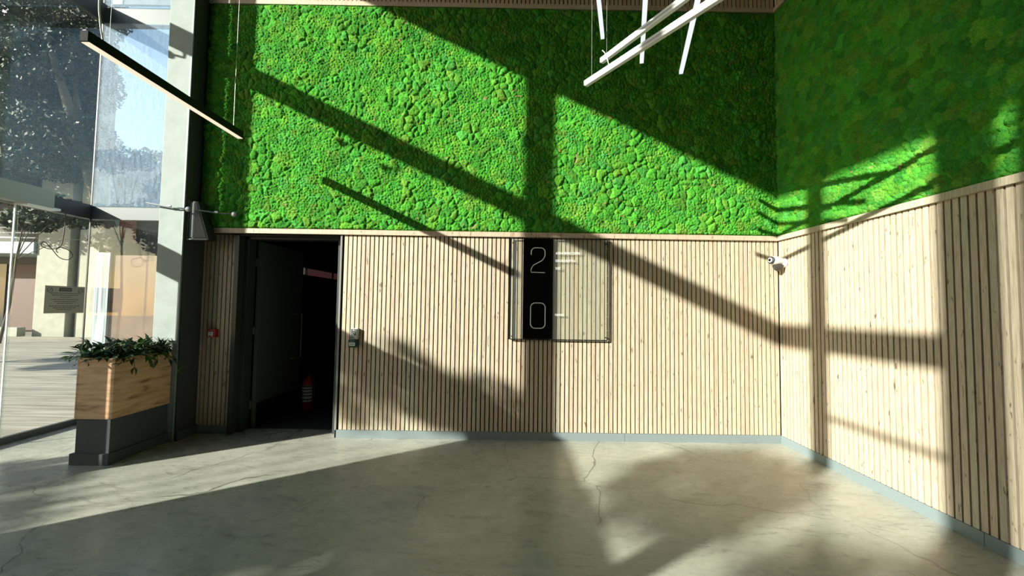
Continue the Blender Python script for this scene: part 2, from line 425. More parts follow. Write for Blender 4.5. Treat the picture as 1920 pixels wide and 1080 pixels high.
def moss(name, u0, u1, v0, v1, step, place, seed, label):
    nu, nv = int((u1-u0)/step), int((v1-v0)/step)
    U, V = np.meshgrid(np.linspace(u0, u1, nu), np.linspace(v0, v1, nv), indexing='ij')
    Uo, Vo = U-U.min()+5, V-V.min()+5
    wu = Uo+(vnoise(Uo, Vo, .05, seed+1)-.5)*.022+(vnoise(Uo, Vo, .016, seed+7)-.5)*.008
    wv = Vo+(vnoise(Uo, Vo, .05, seed+2)-.5)*.022+(vnoise(Uo, Vo, .016, seed+8)-.5)*.008
    F1, F2, ID, n = cells(wu, wv, .086, .98, .55, seed+3)
    e = np.clip((F2-F1)/.75, 0, 1); dome = np.sqrt(1-(1-e)**2)
    G1, G2, ID2, n2 = cells(wu, wv, .034, .95, .3, seed+4)
    e2 = np.clip((G2-G1)/.6, 0, 1); dome2 = np.sqrt(1-(1-e2)**2)
    H1, H2, ID3, n3 = cells(Uo, Vo, .015, .9, .3, seed+5)
    e3 = np.clip((H2-H1)/.7, 0, 1)
    r = np.random.default_rng(seed)
    hgt = r.random(n)*.5+.5; big = vnoise(Uo, Vo, .6, seed+6)
    mixf = np.clip((vnoise(Uo, Vo, .22, seed+9)-.35)*3, .25, 1)      # where the cushions are large and where crumbly
    h = dome*hgt[ID]*.040*mixf + dome2*(.010+.016*(1-mixf)) + e3*.006 + big*.014
    h = np.clip(h, 0, .09)
    edge = np.minimum(np.minimum(U-u0, u1-U), np.minimum(V-v0, v1-V)); h *= np.clip(edge/.02+.35, 0, 1)
    co = place(U.ravel(), V.ravel(), h.ravel())
    o = grid(nu, nv, co, name, MOSS)
    pal = np.array([(.058,.30,.026), (.080,.36,.036), (.040,.24,.030), (.12,.34,.030), (.15,.31,.040), (.068,.33,.060), (.09,.25,.030)])
    k = r.choice(len(pal), n, p=[.24,.22,.16,.13,.07,.10,.08]); k2 = r.choice(len(pal), n2, p=[.24,.22,.16,.13,.07,.10,.08])
    base = pal[k][ID]*.62 + pal[k2][ID2]*.38
    base *= (.78+.44*r.random(n))[ID][..., None]
    dry = (vnoise(Uo, Vo, .035, seed+11) > .93) & (vnoise(Uo, Vo, .5, seed+12) > .55)
    base[dry] = (.30,.24,.10)
    ca = o.data.color_attributes.new('tint', 'FLOAT_COLOR', 'POINT')
    c4 = np.ones((nu*nv, 4), np.float32); c4[:, :3] = base.reshape(-1, 3); ca.data.foreach_set('color', c4.ravel())
    tag(o, label, 'moss', kind='stuff')
    return o
moss('moss_panel', -3.69, XC+.012, ZL+.058, ZU-.001, .0078, lambda u, v, h: np.stack([u, .0095-h, v], -1), 11,
     'bright green cushion moss covering the upper back wall')
moss('moss_panel', -4.6, .0, ZL+.058, ZU-.001, .0084, lambda u, v, h: np.stack([XC+.0135-h, u, v], -1), 51,
     'green cushion moss covering the upper right-hand wall')
moss('moss_panel', -6.6, -4.6, ZL+.058, ZU-.001, .022, lambda u, v, h: np.stack([XC+.0135-h, u, v], -1), 77,
     'last stretch of the right-hand moss, beside and behind the viewer')

# ------------------------------------------------------------------ facade on the left (glass wall), casts the shadows seen on the walls
FT = .025
def panel(name, y0, y1, z0, z1, mat, parent, x0=XF-.005, x1=XF+.005):
    return MB().box(x0, x1, y0, y1, z0, z1).build(name, mat, parent)
wl = MB()
wl.box(XF-FT, XF+FT, YR, -8.13, 0, ZT).box(XF-FT, XF+FT, -8.05, -7.66, 0, ZT)
wl.box(XF-FT, XF+FT, -7.66, -5.25, 0, 2.60).box(XF-FT, XF+FT, -4.85, -3.40, 0, 2.60).box(XF-FT, XF+FT, -5.25, -4.85, 0, .9).box(XF-FT, XF+FT, -5.25, -4.85, 2.05, 2.60)
wl.box(XF-FT, XF+FT, -2.08, -1.965, 0, 2.60).box(XF-FT, XF+FT, -1.92, -1.74, 0, 2.60)
tag(wl.build('wall_left', PLASTER), 'solid part of the street-side wall behind the viewer', 'wall', kind='structure')
fr = MB()
fr.box(XF-.02, XF+.02, -1.58, -1.38, 0, ZT); fr.box(XF-.02, XF+.02, -4.09, -3.84, 0, ZT); fr.box(XF-.02, XF+.02, -6.60, -6.38, 0, ZT)
fr.box(XF-.03, XF+.03, -7.66, YB, 5.18, 5.43)
fr.box(XF-.02, XF+.02, -7.66, -6.6, 4.52, 4.56)
fr.box(XF-.10, XF+.0, -7.66, YB+.06, 2.59, 2.77)
fr.box(XF-.03, XF+.03, -7.66, YB, 6.92, ZT)
window_1 = fr.build('window_1', STEEL_DARK); tag(window_1, 'tall street-side glass wall with dark steel beams and posts', 'window', kind='structure')
for y0, y1 in ((-1.38, YB-.006), (-3.84, -1.58), (-6.38, -4.09), (-7.66, -6.60)):
    for z0, z1 in ((2.78, 5.18), (5.43, 6.92)):
        panel('pane', y0, y1, z0, z1, GLASS, window_1)
panel('pane', -3.40, -2.08, .05, 2.58, GLASS, window_1)
panel('pane', -5.25, -4.85, .9, 2.05, GLASS, window_1)
panel('pane', -8.13, -8.05, 0, ZT, GLASS, window_1)
panel('corner_joint', YB-.008, YB+.004, .05, 6.92, STEEL_DARK, window_1, XF-.010, XF+.006)
# door operator box over the sliding door
op = MB().box(XF+.031, XF+.17, -7.6, -.17, 2.59, 2.79).build('door_operator', plain('operator_grey', (.30,.33,.30), .5), bevel=.006)
tag(op, 'long grey-green operator box above the sliding glass door', 'door operator')
MB().box(XF+.035, XF+.165, -.42, -.10, 2.575, 2.60).build('sensor_strip', WHITE, op)

# sliding glass door
dr = MB().box(XF-.03, XF+.02, -1.38, YB, 0, .075).box(XF-.012, XF+.012, -1.38, -1.35, .07, 2.59)
door_1 = dr.build('door_1', FRAMEP); tag(door_1, 'frameless sliding glass entrance door with a dark bottom rail', 'door', kind='structure')
panel('glass_leaf', -.40, YB-.008, .07, 2.59, GLASS_DOOR, door_1)
panel('glass_leaf', -1.35, -.38, .07, 2.59, GLASS_DOOR, door_1, XF+.02, XF+.03)
panel('polished_edge', -.415, -.405, .07, 2.59, WHITE, door_1, XF+.018, XF+.032)

# back return glazing
fr = MB().box(XF, -4.0, YB+.01, YB+.07, 2.585, 2.755).box(XF, -4.0, YB+.01, YB+.10, 5.18, 5.40).box(XF, -4.0, YB, YB+.06, 0, .06)
fr.box(XF, -4.0, YB+.10, YB+.14, 5.52, 5.60).box(-4.035, -4.0, YB, YB+.05, .06, 6.92).box(XF, -4.0, YB, YB+.06, 6.92, ZT)
window_2 = fr.build('window_2', plain('grey_beam', (.11,.13,.135), .5)); tag(window_2, 'narrow glass return beside the concrete column, with grey beams', 'window', kind='structure')
for z0, z1, g in ((.06, 2.585, GLASS), (2.755, 5.18, GLASS_DUSTY), (5.40, 6.92, GLASS_DUSTY)):
    MB().box(XF+.006, -4.035, YB-.005, YB+.005, z0, z1).build('pane', g, window_2)

wf = MB().box(XF-.1, XC+.4, YR-.2, YR, 0, ZT).build('wall_front', PLASTER); tag(wf, 'plain pale wall behind the viewer', 'wall', kind='structure')

# concrete column and its dark cladding
colm = MB().box(-4.0, -3.738, -.2, .55, 0, ZT).build('concrete_column', CONC, bevel=.006)
tag(colm, 'tall pale concrete column between the glass and the moss wall', 'column', kind='structure')
MB().box(-3.738, -3.698, -.185, .55, 0, ZT).build('side_cladding', DARK_GREY, colm)
MB().box(-3.738, -3.715, -.205, -.185, 0, ZT).build('edge_strip', GALV, colm)

# ------------------------------------------------------------------ dark doorway and corridor
d2 = MB()
d2.box(-3.308, -3.255, .06, .30, 0, ZL).box(-3.255, -3.20, .16, .30, 0, ZL).box(-3.255, -2.0, .16, .30, 2.325, ZL)
d2.box(-2.10, -1.998, .131, .30, 0, 2.325).box(-3.308, -2.02, .06, .16, 2.352, ZL)
door_2 = d2.build('door_2', FRAMEP, bevel=.002); tag(door_2, 'dark grey doorway with its door standing open into a black corridor', 'door', kind='structure')
leaf = MB().box(-3.185, -3.14, .305, 1.33, .008, 2.315).build('door_leaf', DOORP, door_2, bevel=.002)
MB().box(-3.140, -3.136, .33, 1.31, .01, .30).build('kick_plate', plain('kick_plate', (.012,.012,.012), .3, metal=.3), leaf)
MB().tube([(-3.14, 1.06, 1.40), (-3.09, 1.06, 1.40), (-3.09, 1.24, 1.40), (-3.09, 1.24, .76), (-3.09, 1.06, .76), (-3.14, 1.06, .76)], .008, 8).build('pull_handle', plain('dull_handle', (.3,.3,.3), .35, metal=.6), leaf, True)
HINGE = plain('dull_hinge', (.14,.14,.13), .4, metal=.4)
for z in (.29, 1.2, 2.05):
    hg = MB().box(-3.205, -3.165, .293, .304, z-.045, z+.045); hg.lathe([(.006, -.05), (.006, .05)], (-3.192, .29, z), n=10)
    hg.build('hinge', HINGE, leaf)
cw = MB()
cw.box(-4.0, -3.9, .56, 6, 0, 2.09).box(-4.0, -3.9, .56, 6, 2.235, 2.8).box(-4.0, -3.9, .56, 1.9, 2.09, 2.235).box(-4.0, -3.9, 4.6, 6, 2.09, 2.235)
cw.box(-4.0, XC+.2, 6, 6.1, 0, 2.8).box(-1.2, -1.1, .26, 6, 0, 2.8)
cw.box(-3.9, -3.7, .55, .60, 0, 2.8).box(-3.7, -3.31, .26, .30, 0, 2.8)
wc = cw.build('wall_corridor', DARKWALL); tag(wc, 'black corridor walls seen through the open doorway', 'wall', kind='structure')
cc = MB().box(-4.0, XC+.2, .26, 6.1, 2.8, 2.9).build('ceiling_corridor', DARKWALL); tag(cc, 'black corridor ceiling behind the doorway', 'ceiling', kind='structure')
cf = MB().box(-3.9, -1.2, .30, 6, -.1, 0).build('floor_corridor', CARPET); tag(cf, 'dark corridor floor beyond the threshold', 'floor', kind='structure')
w3 = MB()
for y in (1.9, 2.55, 2.95, 4.1, 4.57): w3.box(-3.96, -3.93, y, y+.03, 2.09, 2.235)
window_3 = w3.build('window_3', FRAMEP); tag(window_3, 'thin strip of high panes glowing deep inside the dark corridor', 'window', kind='structure')
W3G = [glass_mat('corridor_glass_clear', dust=.01, tint=(.62,.60,.62)), glass_mat('corridor_glass_grey', dust=.01, tint=(.28,.27,.30)), glass_mat('corridor_glass_pink', dust=.01, tint=(.20,.12,.14))]
for a, c in ((1.93, 2.55), (2.58, 2.95), (2.98, 4.1), (4.13, 4.57)):
    MB().box(-3.95, -3.944, a, c, 2.09, 2.235).build('pane', W3G[0 if a < 2 else 1 if a < 2.8 else 2], window_3)

# fire extinguisher in the corridor
fx = empty('fire_extinguisher', (-2.915, 1.16, 0)); tag(fx, 'red fire extinguisher with white label sheets in the dark doorway', 'fire extinguisher')
MB().lathe([(.070, 0), (.078, .012), (.078, .40), (.066, .44), (.03, .465), (.028, .49)], (0, 0, 0), n=24).build('cylinder', RED, fx, True)
lb = MB()
for i in range(9):
    a0 = -PI*.95+i*PI*.09; a1 = a0+PI*.09
    lb.poly_prism([(.079*math.cos(a0), .079*math.sin(a0), .14), (.079*math.cos(a1), .079*math.sin(a1), .14), (.079*math.cos(a1), .079*math.sin(a1), .37), (.079*math.cos(a0), .079*math.sin(a0), .37)], (.0008*math.cos(a0), .0008*math.sin(a0), 0))
lbo = lb.build('label', PAPER, fx)
ln = MB()
for z in (.165, .215, .26, .305, .345):
    for i in range(9):
        a0 = -PI*.95+i*PI*.09; a1 = a0+PI*.075
        ln.poly_prism([(.0805*math.cos(a0), .0805*math.sin(a0), z), (.0805*math.cos(a1), .0805*math.sin(a1), z), (.0805*math.cos(a1), .0805*math.sin(a1), z+.02), (.0805*math.cos(a0), .0805*math.sin(a0), z+.02)], (.0008*math.cos(a0), .0008*math.sin(a0), 0))
ln.build('label_print', INK, lbo)['kind'] = 'stuff'
vh = MB().lathe([(.02, .49), (.02, .53)], (0,0,0), n=12); vh.box(-.012, .012, -.09, .03, .53, .54).box(-.012, .012, -.09, .02, .555, .563)
vh.build('valve', STEEL_DARK, fx)
MB().tube([(.02, 0, .51), (.06, 0, .50), (.095, -.01, .44), (.093, -.01, .30), (.09, -.01, .16)], .009, 8).build('hose', STEEL_DARK, fx, True)

# ------------------------------------------------------------------ planter
pl = empty('planter', (-3.93, -.5, 0)); tag(pl, 'long oak planter box on a charcoal base between glass door and doorway', 'planter')
o_ = Vector((3.93, .5, 0))
def pb(name, mat, *bx, bevel=.004):
    q = MB()
    for bb in bx: q.box(bb[0]+3.93, bb[1]+3.93, bb[2]+.5, bb[3]+.5, bb[4], bb[5])
    return q.build(name, mat, pl, bevel=bevel)
pb('base', PLINTH, (-4.10, -3.775, -.84, -.212, .10, .425))
pb('plinth_step', PLINTH, (-4.125, -3.755, -.865, -.212, 0, .105))
fp = pb('front_panel', BOARD, (-4.095, -3.775, -.85, -.83, .425, 1.0), bevel=.002)
sp = pb('side_panel', BOARD, (-3.779, -3.757, -.85, -.212, .425, 1.0), bevel=.002)
pb('side_panel', BOARD, (-4.115, -4.095, -.85, -.212, .425, 1.0), bevel=.002)
pb('back_panel', DARK_GREY, (-4.095, -3.779, -.232, -.212, .425, .97))
pb('soil', plain('potting_soil', (.03,.022,.015), .95), (-4.094, -3.78, -.829, -.226, .88, .93), bevel=0)
# charcoal low wall that carries on past the column foot to the slats
tag(MB().box(-3.697, -3.676, -.19, .093, 0, .105).build('trim_6', PLINTH), 'low charcoal plinth strip at the foot of the dark column side', 'trim', kind='structure')

def crown(name, blobs, n, size, mat, parent, seed):
    """a mass of small leaf quads scattered in lumpy blobs: (x, y, z, r, squash)"""
    r = np.random.default_rng(seed); w_ = np.array([b_[3]**2 for b_ in blobs]); w_ /= w_.sum()
    k = r.choice(len(blobs), n, p=w_); B = np.array(blobs)
    d = r.normal(size=(n, 3)); d /= np.linalg.norm(d, axis=1)[:, None]
    rad = (.45+.55*r.random(n)**.6)*B[k, 3]
    c = B[k, :3] + d*rad[:, None]*np.stack([np.ones(n), np.ones(n), B[k, 4]], -1)
    a = r.normal(size=(n, 3)); a /= np.linalg.norm(a, axis=1)[:, None]; b_ = np.cross(a, r.normal(size=(n, 3))); b_ /= np.linalg.norm(b_, axis=1)[:, None]
    s = size*(.6+.8*r.random(n))[:, None]
    V = np.stack([c-a*s, c+b_*s*.5, c+a*s, c-b_*s*.5], 1).reshape(-1, 3)
    me = bpy.data.meshes.new(name); me.vertices.add(4*n); me.vertices.foreach_set('co', V.astype(np.float32).ravel())
    me.loops.add(4*n); me.polygons.add(n); me.loops.foreach_set('vertex_index', np.arange(4*n, dtype=np.int32)); me.polygons.foreach_set('loop_start', np.arange(0, 4*n, 4, dtype=np.int32))
    me.update(calc_edges=True); me.materials.append(mat)
    o = bpy.data.objects.new(name, me); COL.objects.link(o); o.parent = parent; o['kind'] = 'stuff'; return o

# plants : leaves as parts
def leaf_mesh(name, L, W, mat, curl=.25):
    n = 5; v = []; f = []
    prof = [0.12, .75, 1.0, .8, .42, 0.0]
    for i in range(n+1):
        t = i/n; ww = prof[i]*W/2; z = -curl*L*t*t
        v += [(-ww, t*L, z+abs(ww)*.35), (0, t*L, z), (ww, t*L, z+abs(ww)*.35)]
    for i in range(n):
        a = i*3; f += [(a, a+1, a+4, a+3), (a+1, a+2, a+5, a+4)]
    me = bpy.data.meshes.new(name); me.from_pydata(v, [], f); me.materials.append(mat)
    me.polygons.foreach_set('use_smooth', [True]*len(f)); return me
LG = leaf_mat('plant_leaf_green', (.018,.060,.014), (.06,.13,.03)); LB = leaf_mat('plant_leaf_blue', (.015,.050,.022), (.03,.085,.045))
LY = leaf_mat('plant_leaf_light', (.09,.15,.03), (.17,.20,.06)); STM = plain('plant_stem', (.06,.07,.03), .6)
kinds = [(LG, .105, .036), (LB, .09, .030), (LG, .085, .038), (LY, .09, .024), (LG, .10, .036), (LB, .10, .026), (LY, .075, .026)]
plabs = ['dark leafy sprays at the left front corner of the planter box', 'blue-green sprig plant spilling left over the planter box edge', 'broad-leaved trailing plant drooping over the long planter side',
         'light olive fine-leaved sprays in the middle of the planter box', 'dark pointed-leaf plant in the back half of the planter', 'blue-green spiky plant at the column end of the planter', 'small pale trailing plant at the right end of the planter side']
spots = [(-4.03, -.76), (-4.0, -.66), (-3.85, -.62), (-3.9, -.48), (-3.98, -.38), (-3.86, -.34), (-3.83, -.30)]
for i, ((mt, L, W), lab, (px, py)) in enumerate(zip(kinds, plabs, spots)):
    rr = random.Random(100+i)
    root = empty('trailing_plant', (px, py, .92)); tag(root, lab, 'plant', 'greenery filling the planter')
    mel = leaf_mesh('leaf', L, W, mt); st = MB()
    for s_ in range(15):
        an = rr.uniform(0, 2*PI) if s_ > 2 else rr.uniform(-1.3, .5)
        ln_ = rr.uniform(.10, .25); hh = rr.uniform(.10, .24); dr_ = rr.uniform(0, .12) if s_ > 2 else rr.uniform(.1, .2)
        pts = []
        for k in range(6):
            t = k/5; pts.append(Vector((math.cos(an)*ln_*t, math.sin(an)*ln_*t, hh*math.sin(t*PI*.62)-dr_*t*t)))
        for q in pts:                                  # keep the sprays off the column and above the rim
            if py+q.y > -.26: q.y = -.26-py
            if abs(px+q.x+3.93) < .19 and q.z < .06: q.z = .06+.01*rr.random()
        st.tube(pts, .0022, 5)
        for k in range(1, 6):
            for sd_ in ((-1, 1) if rr.random() < .55 else (rr.choice((-1, 1)),)):
                lo = bpy.data.objects.new('leaf', mel); COL.objects.link(lo); lo.parent = root
                t = (pts[k]-pts[k-1]).normalized(); lo.location = pts[k]
                dirv = (t*rr.uniform(.3, 1) + Vector((-t.y, t.x, 0))*sd_*rr.uniform(.3, 1) + Vector((0, 0, rr.uniform(-.2, .6)))).normalized()
                if py+pts[k].y+dirv.y*L > -.215: dirv.y = -abs(dirv.y); dirv.normalize()
                lo.rotation_euler = (dirv.to_track_quat('Y', 'Z').to_matrix() @ Matrix.Rotation(rr.uniform(-.7, .7), 3, 'Y')).to_euler()
                s2 = rr.uniform(.6, 1.15); lo.scale = (s2, s2, s2)
    st.build('stem', STM, root)
    crown('small_leaves', [(0, 0, .06, .085, .8), (.05, .03 if py < -.4 else -.04, .10, .06, .8), (-.05, -.03, .09, .06, .8)], 420, .021, mt, root, 300+i)

# ------------------------------------------------------------------ things on the walls
def curve_obj(name, pts, r, mat, parent=None, loc=(0,0,0), res=8, smooth=True):
    """smooth tube through points (Catmull-Rom)"""
    pp = [Vector(p) for p in pts]; out = []
    for i in range(len(pp)-1):
        p0, p1, p2, p3 = pp[max(i-1, 0)], pp[i], pp[i+1], pp[min(i+2, len(pp)-1)]
        for k in range(res):
            t = k/res
            out.append(.5*((2*p1)+(p2-p0)*t+(2*p0-5*p1+4*p2-p3)*t*t+(3*p1-p0-3*p2+p3)*t**3))
    out.append(pp[-1])
    o = MB().tube(out, r, 6).build(name, mat, parent, smooth, loc); return o
def text_obj(name, s, size, loc, X, Y, mat, parent, width=None, height=None, align='LEFT', ext=.0006):
    cu = bpy.data.curves.new(name, 'FONT'); cu.body = s; cu.size = size; cu.align_x = align; cu.extrude = ext; cu.resolution_u = 3
    t = bpy.data.objects.new(name, cu); COL.objects.link(t)
    bpy.context.view_layer.update()
    me = bpy.data.meshes.new_from_object(t.evaluated_get(bpy.context.evaluated_depsgraph_get())); me.name = name
    bpy.data.objects.remove(t); bpy.data.curves.remove(cu)
    co = np.array([v.co for v in me.vertices]); sx = width/(co[:, 0].max()-co[:, 0].min()) if width else 1
    syy = height/(co[:, 1].max()-co[:, 1].min()) if height else 1
    x0 = co[:, 0].min() if align == 'LEFT' else (co[:, 0].max()+co[:, 0].min())/2
    y0 = co[:, 1].min(); X = Vector(X); Y = Vector(Y); Z = X.cross(Y)
    for v in me.vertices:
        v.co = Vector(loc) + X*((v.co.x-x0)*sx) + Y*((v.co.y-y0)*syy) + Z*v.co.z
    me.materials.clear(); me.materials.append(mat)
    o = bpy.data.objects.new(name, me); COL.objects.link(o); o.parent = parent; return o

# directory sign
sg = empty('directory_sign', (0, .026, 0)); tag(sg, 'square glass directory sign with a black band reading 20', 'sign')
MB().box(.005, 1.136, -.062, -.056, 1.172, 2.350).build('glass_sheet', SIGNGLASS, sg)
band = MB().box(.147, .492, -.066, -.062, 1.174, 2.348).build('black_band', GLOSSBLK, sg)
f_ = MB().box(-.014, .008, -.066, -.052, 1.165, 2.352).box(1.132, 1.142, -.066, -.052, 1.165, 2.352).box(.008, 1.132, -.066, -.052, 1.160, 1.172).box(.008, 1.132, -.066, -.052, 2.345, 2.353)
for a_ in (.02, 1.12):
    for c_ in (1.2, 2.3): f_.box(a_-.006, a_+.006, -.056, -.026, c_-.006, c_+.006)
f_.build('sign_frame', plain('sign_frame', (.006,.006,.006), .4), sg)
for k in range(7):
    MB().lathe([(.005, 0), (.005, .003)], (1.138, -.0665, 1.28+k*.16), (0, -1, 0), 8).build('screw', STEEL, sg, True)
for k in range(6):
    MB().lathe([(.005, 0), (.005, .003)], (.10+k*.19, -.0665, 1.166), (0, -1, 0), 8).build('screw', STEEL, sg, True)
def arc(cx, cz, r, a0, a1, n=7): return [(cx+r*math.cos(a0+(a1-a0)*i/n), -.069, cz+r*math.sin(a0+(a1-a0)*i/n)) for i in range(n+1)]
x0, x1 = .238, .400; zt, zb_ = 2.240, 1.948
two = arc(x0+.045, zt-.045, .045, PI, PI/2)[0:0] + [(x0, -.069, zt-.085)] + arc(x0+.05, zt-.05, .05, PI, PI/2) + arc(x1-.05, zt-.05, .05, PI/2, 0) + [(x1, -.069, zt-.09), (x1-.012, -.069, zt-.12), (x1-.035, -.069, zt-.15), (x0+.03, -.069, zb_+.088), (x0+.01, -.069, zb_+.062), (x0, -.069, zb_+.035), (x0, -.069, zb_+.003), (x1, -.069, zb_)]
MB().tube(two, .0055, 6).build('numeral_two', WHITEINK, band)
zt, zb_ = 1.592, 1.298; x1 = .408; r_ = .052
zero = arc(x0+r_, zt-r_, r_, PI, PI/2)+arc(x1-r_, zt-r_, r_, PI/2, 0)+arc(x1-r_, zb_+r_, r_, 0, -PI/2)+arc(x0+r_, zb_+r_, r_, -PI/2, -PI)+[(x0, -.069, zt-r_)]
MB().tube(zero, .0055, 6, cap=False).build('numeral_zero', WHITEINK, band)
for s_, xx, wd, zz in (('ADIDAS BRAND CENTRE', .527, .285, 2.166), ('ESSILORLUXOTTICA', .525, .232, 2.076), ('SGIC', .525, .062, 1.987), ('PARKING', .524, .107, 1.441)):
    text_obj('lettering', s_, .05, (xx, -.063, zz), (1,0,0), (0,0,1), WHITEINK, sg, width=wd, height=.029)

# surveillance camera in the corner
sc_ = empty('surveillance_camera', (3.165, -.10, 2.10)); tag(sc_, 'white wall camera with black lens mounted high in the corner', 'camera')
MB().lathe([(.062, -.012), (.062, .012), (.05, .03)], (-.005, 0, .0), (-1, 0, 0), 24).build('wall_mount', WHITE, sc_, True)
MB().lathe([(.030, 0), (.046, .010), (.052, .05), (.052, .12), (.044, .140), (.040, .142)], (-.02, -.0, .015), (-1, -.25, .05), 24).build('housing', WHITE, sc_, True)
ln2 = MB().lathe([(.043, 0), (.043, .014), (.030, .022)], (-.156, -.034, .022), (-1, -.25, .05), 24).build('lens_ring', INK, sc_, True)
MB().lathe([(.026, 0), (.028, .006), (.020, .010)], (-.176, -.039, .023), (-1, -.25, .05), 20).build('lens_rim', WHITE, ln2, True)
MB().lathe([(.018, 0), (.014, .008), (.001, .012)], (-.185, -.041, .0235), (-1, -.25, .05), 16).build('lens', GLOSSBLK, ln2, True)
MB().lathe([(.055, .0), (.054, -.02), (.045, -.045), (.028, -.062), (.002, -.070)], (-.07, -.01, -.03), (0, 0, 1), 24).build('dome', plain('smoked_dome', (.05,.045,.04), .12), sc_, True)

# exit button + green break-glass box
eb = empty('exit_button', (-1.81, 0, 1.205)); tag(eb, 'grey metal exit button plate on the slats right of the doorway', 'button')
MB().box(-.042, .042, -.045, 0, -.062, .062).build('box', plain('button_box', (.5,.5,.47), .4), eb, bevel=.003)
MB().box(-.034, .034, -.049, -.045, -.054, .054).build('plate', plain('button_plate', (.2,.21,.2), .35, metal=.6), eb)
MB().box(-.022, .022, -.052, -.049, -.026, .026).build('button_surround', INK, eb)
MB().lathe([(.019, 0), (.019, .003), (.015, .003)], (0, -.052, 0), (0, -1, 0), 20).build('button_ring', STEEL, eb, True)
MB().lathe([(.014, 0), (.013, .006)], (0, -.053, 0), (0, -1, 0), 20).build('push_button', INK, eb, True)
MB().box(-.008, .004, -.0505, -.049, .036, .046).build('pictogram', WHITEINK, eb)
gb = empty('break_glass_box', (-1.825, 0, 1.092)); tag(gb, 'dark green emergency break-glass box under the exit button', 'break glass')
MB().box(-.045, .045, -.05, 0, -.045, .045).build('housing', GREEN, gb, bevel=.004)
lp = MB().box(-.034, .034, -.0535, -.05, -.026, .012).build('label_plate', PAPER, gb)
MB().box(-.024, .026, -.0545, -.0535, -.010, -.003).build('label_print', INK, lp)
MB().box(-.024, .024, -.0515, -.05, .024, .032).build('raised_print', plain('pale_green', (.12,.2,.15), .5), gb)

# red call point and conduit on the left slats
cp = empty('fire_call_point', (-3.528, .098, 1.18)); tag(cp, 'red fire alarm call point on the narrow slats left of the doorway', 'call point')
MB().box(-.048, .048, -.055, 0, -.048, .048).build('housing', RED, cp, bevel=.004)
fpn = MB().box(-.040, .034, -.059, -.055, -.040, .040).build('front_plate', plain('call_plate', (.25,.02,.03), .4), cp)
gp = MB().box(-.030, .026, -.062, -.059, -.020, .016).build('label_plate', PAPER, cp)
text_obj('lettering', 'FIRE', .02, (-.018, -.0625, -.006), (1,0,0), (0,0,1), INK, gp, width=.032, height=.011)
MB().lathe([(.006, 0), (.006, .004)], (-.026, -.059, -.031), (0, -1, 0), 10).lathe([(.007, 0), (.007, .004)], (.016, -.059, -.030), (0, -1, 0), 10).build('screw', PAPER, cp, True)
MB().box(-.015, -.006, -.012, 0, -1.0, -.048).box(-.013, -.004, -.012, 0, .048, 1.02).build('conduit', plain('pale_conduit', (.5,.46,.38), .5), cp)

# wedge bracket on the column
bk = MB()
Y0 = -.16
bk.poly_prism([(-3.695, Y0, 2.70), (-3.60, Y0, 2.70), (-3.455, Y0, 2.26), (-3.695, Y0, 2.26)], (0, .13, 0))
bko = bk.build('wedge_bracket', plain('bracket_dark', (.03,.033,.033), .5)); tag(bko, 'dark wedge-shaped metal bracket on the column above the narrow slats', 'bracket')
MB().poly_prism([(-3.680, Y0-.004, 2.685), (-3.612, Y0-.004, 2.685), (-3.485, Y0-.004, 2.285), (-3.680, Y0-.004, 2.285)], (0, .004, 0)).build('face_plate', plain('bracket_face', (.075,.09,.095), .5), bko)
MB().poly_prism([(-3.697, Y0-.012, 2.268), (-3.697, Y0-.012, 2.255), (-3.47, Y0-.012, 2.255), (-3.47, Y0-.012, 2.268)], (0, .02, 0)).box(-3.702, -3.693, Y0-.012, Y0+.004, 2.25, 2.71).build('edge_lip', GALV, bko)

# tension rods with discs
def rod(name_lab, a, bnd, disc):
    r0 = empty('tension_rod', a); tag(r0, name_lab, 'rod', 'steel rods with round end discs')
    a, bnd = Vector(a), Vector(bnd)
    MB().tube([(0, 0, 0), tuple((bnd-a)*.5+Vector((0, 0, -.006))), tuple(bnd-a)], .0085, 8).build('bar', plain('rod_grey', (.3,.32,.32), .4, metal=.5), r0, True)
    MB().lathe([(.024, -.006), (.030, 0), (.030, .008), (.020, .014)], tuple(bnd-a), (.15, -1, .0), 20).build('end_disc', STEEL, r0, True)
    mid = (bnd-a)*.55
    MB().tube([tuple(mid-Vector((.02, 0, .0))), tuple(mid+Vector((.02, 0, 0)))], .014, 8).build('coupling', STEEL, r0, True)
rod('steel rod with disc crossing in front of the concrete column', (-4.12, -.235, 2.655), (-3.640, -.235, 2.59), 1)
rod('thin steel rod with disc reaching in front of the moss beside the column', (-3.62, -.175, 2.60), (-3.235, -.075, 2.575), 1)
for k, (y, z) in enumerate(((-1.26, 5.06), (-2.42, 5.04), (-2.78, 5.00))):
    r0 = empty('glass_clamp', (XF+.03, y, z)); tag(r0, ['steel glass clamp under the beam nearest the column', 'steel glass clamp under the middle of the beam', 'steel glass clamp farther from the column'][k], 'clamp')
    MB().tube([(-.02, 0, .12), (.02, 0, .08), (.04, .02, .02), (.02, .10, 0)], .014, 8).build('arm', STEEL, r0, True)
    MB().lathe([(.04, 0), (.045, .01), (.03, .02)], (-.02, .10, 0), (1, 0, 0), 16).build('disc', STEEL, r0, True)

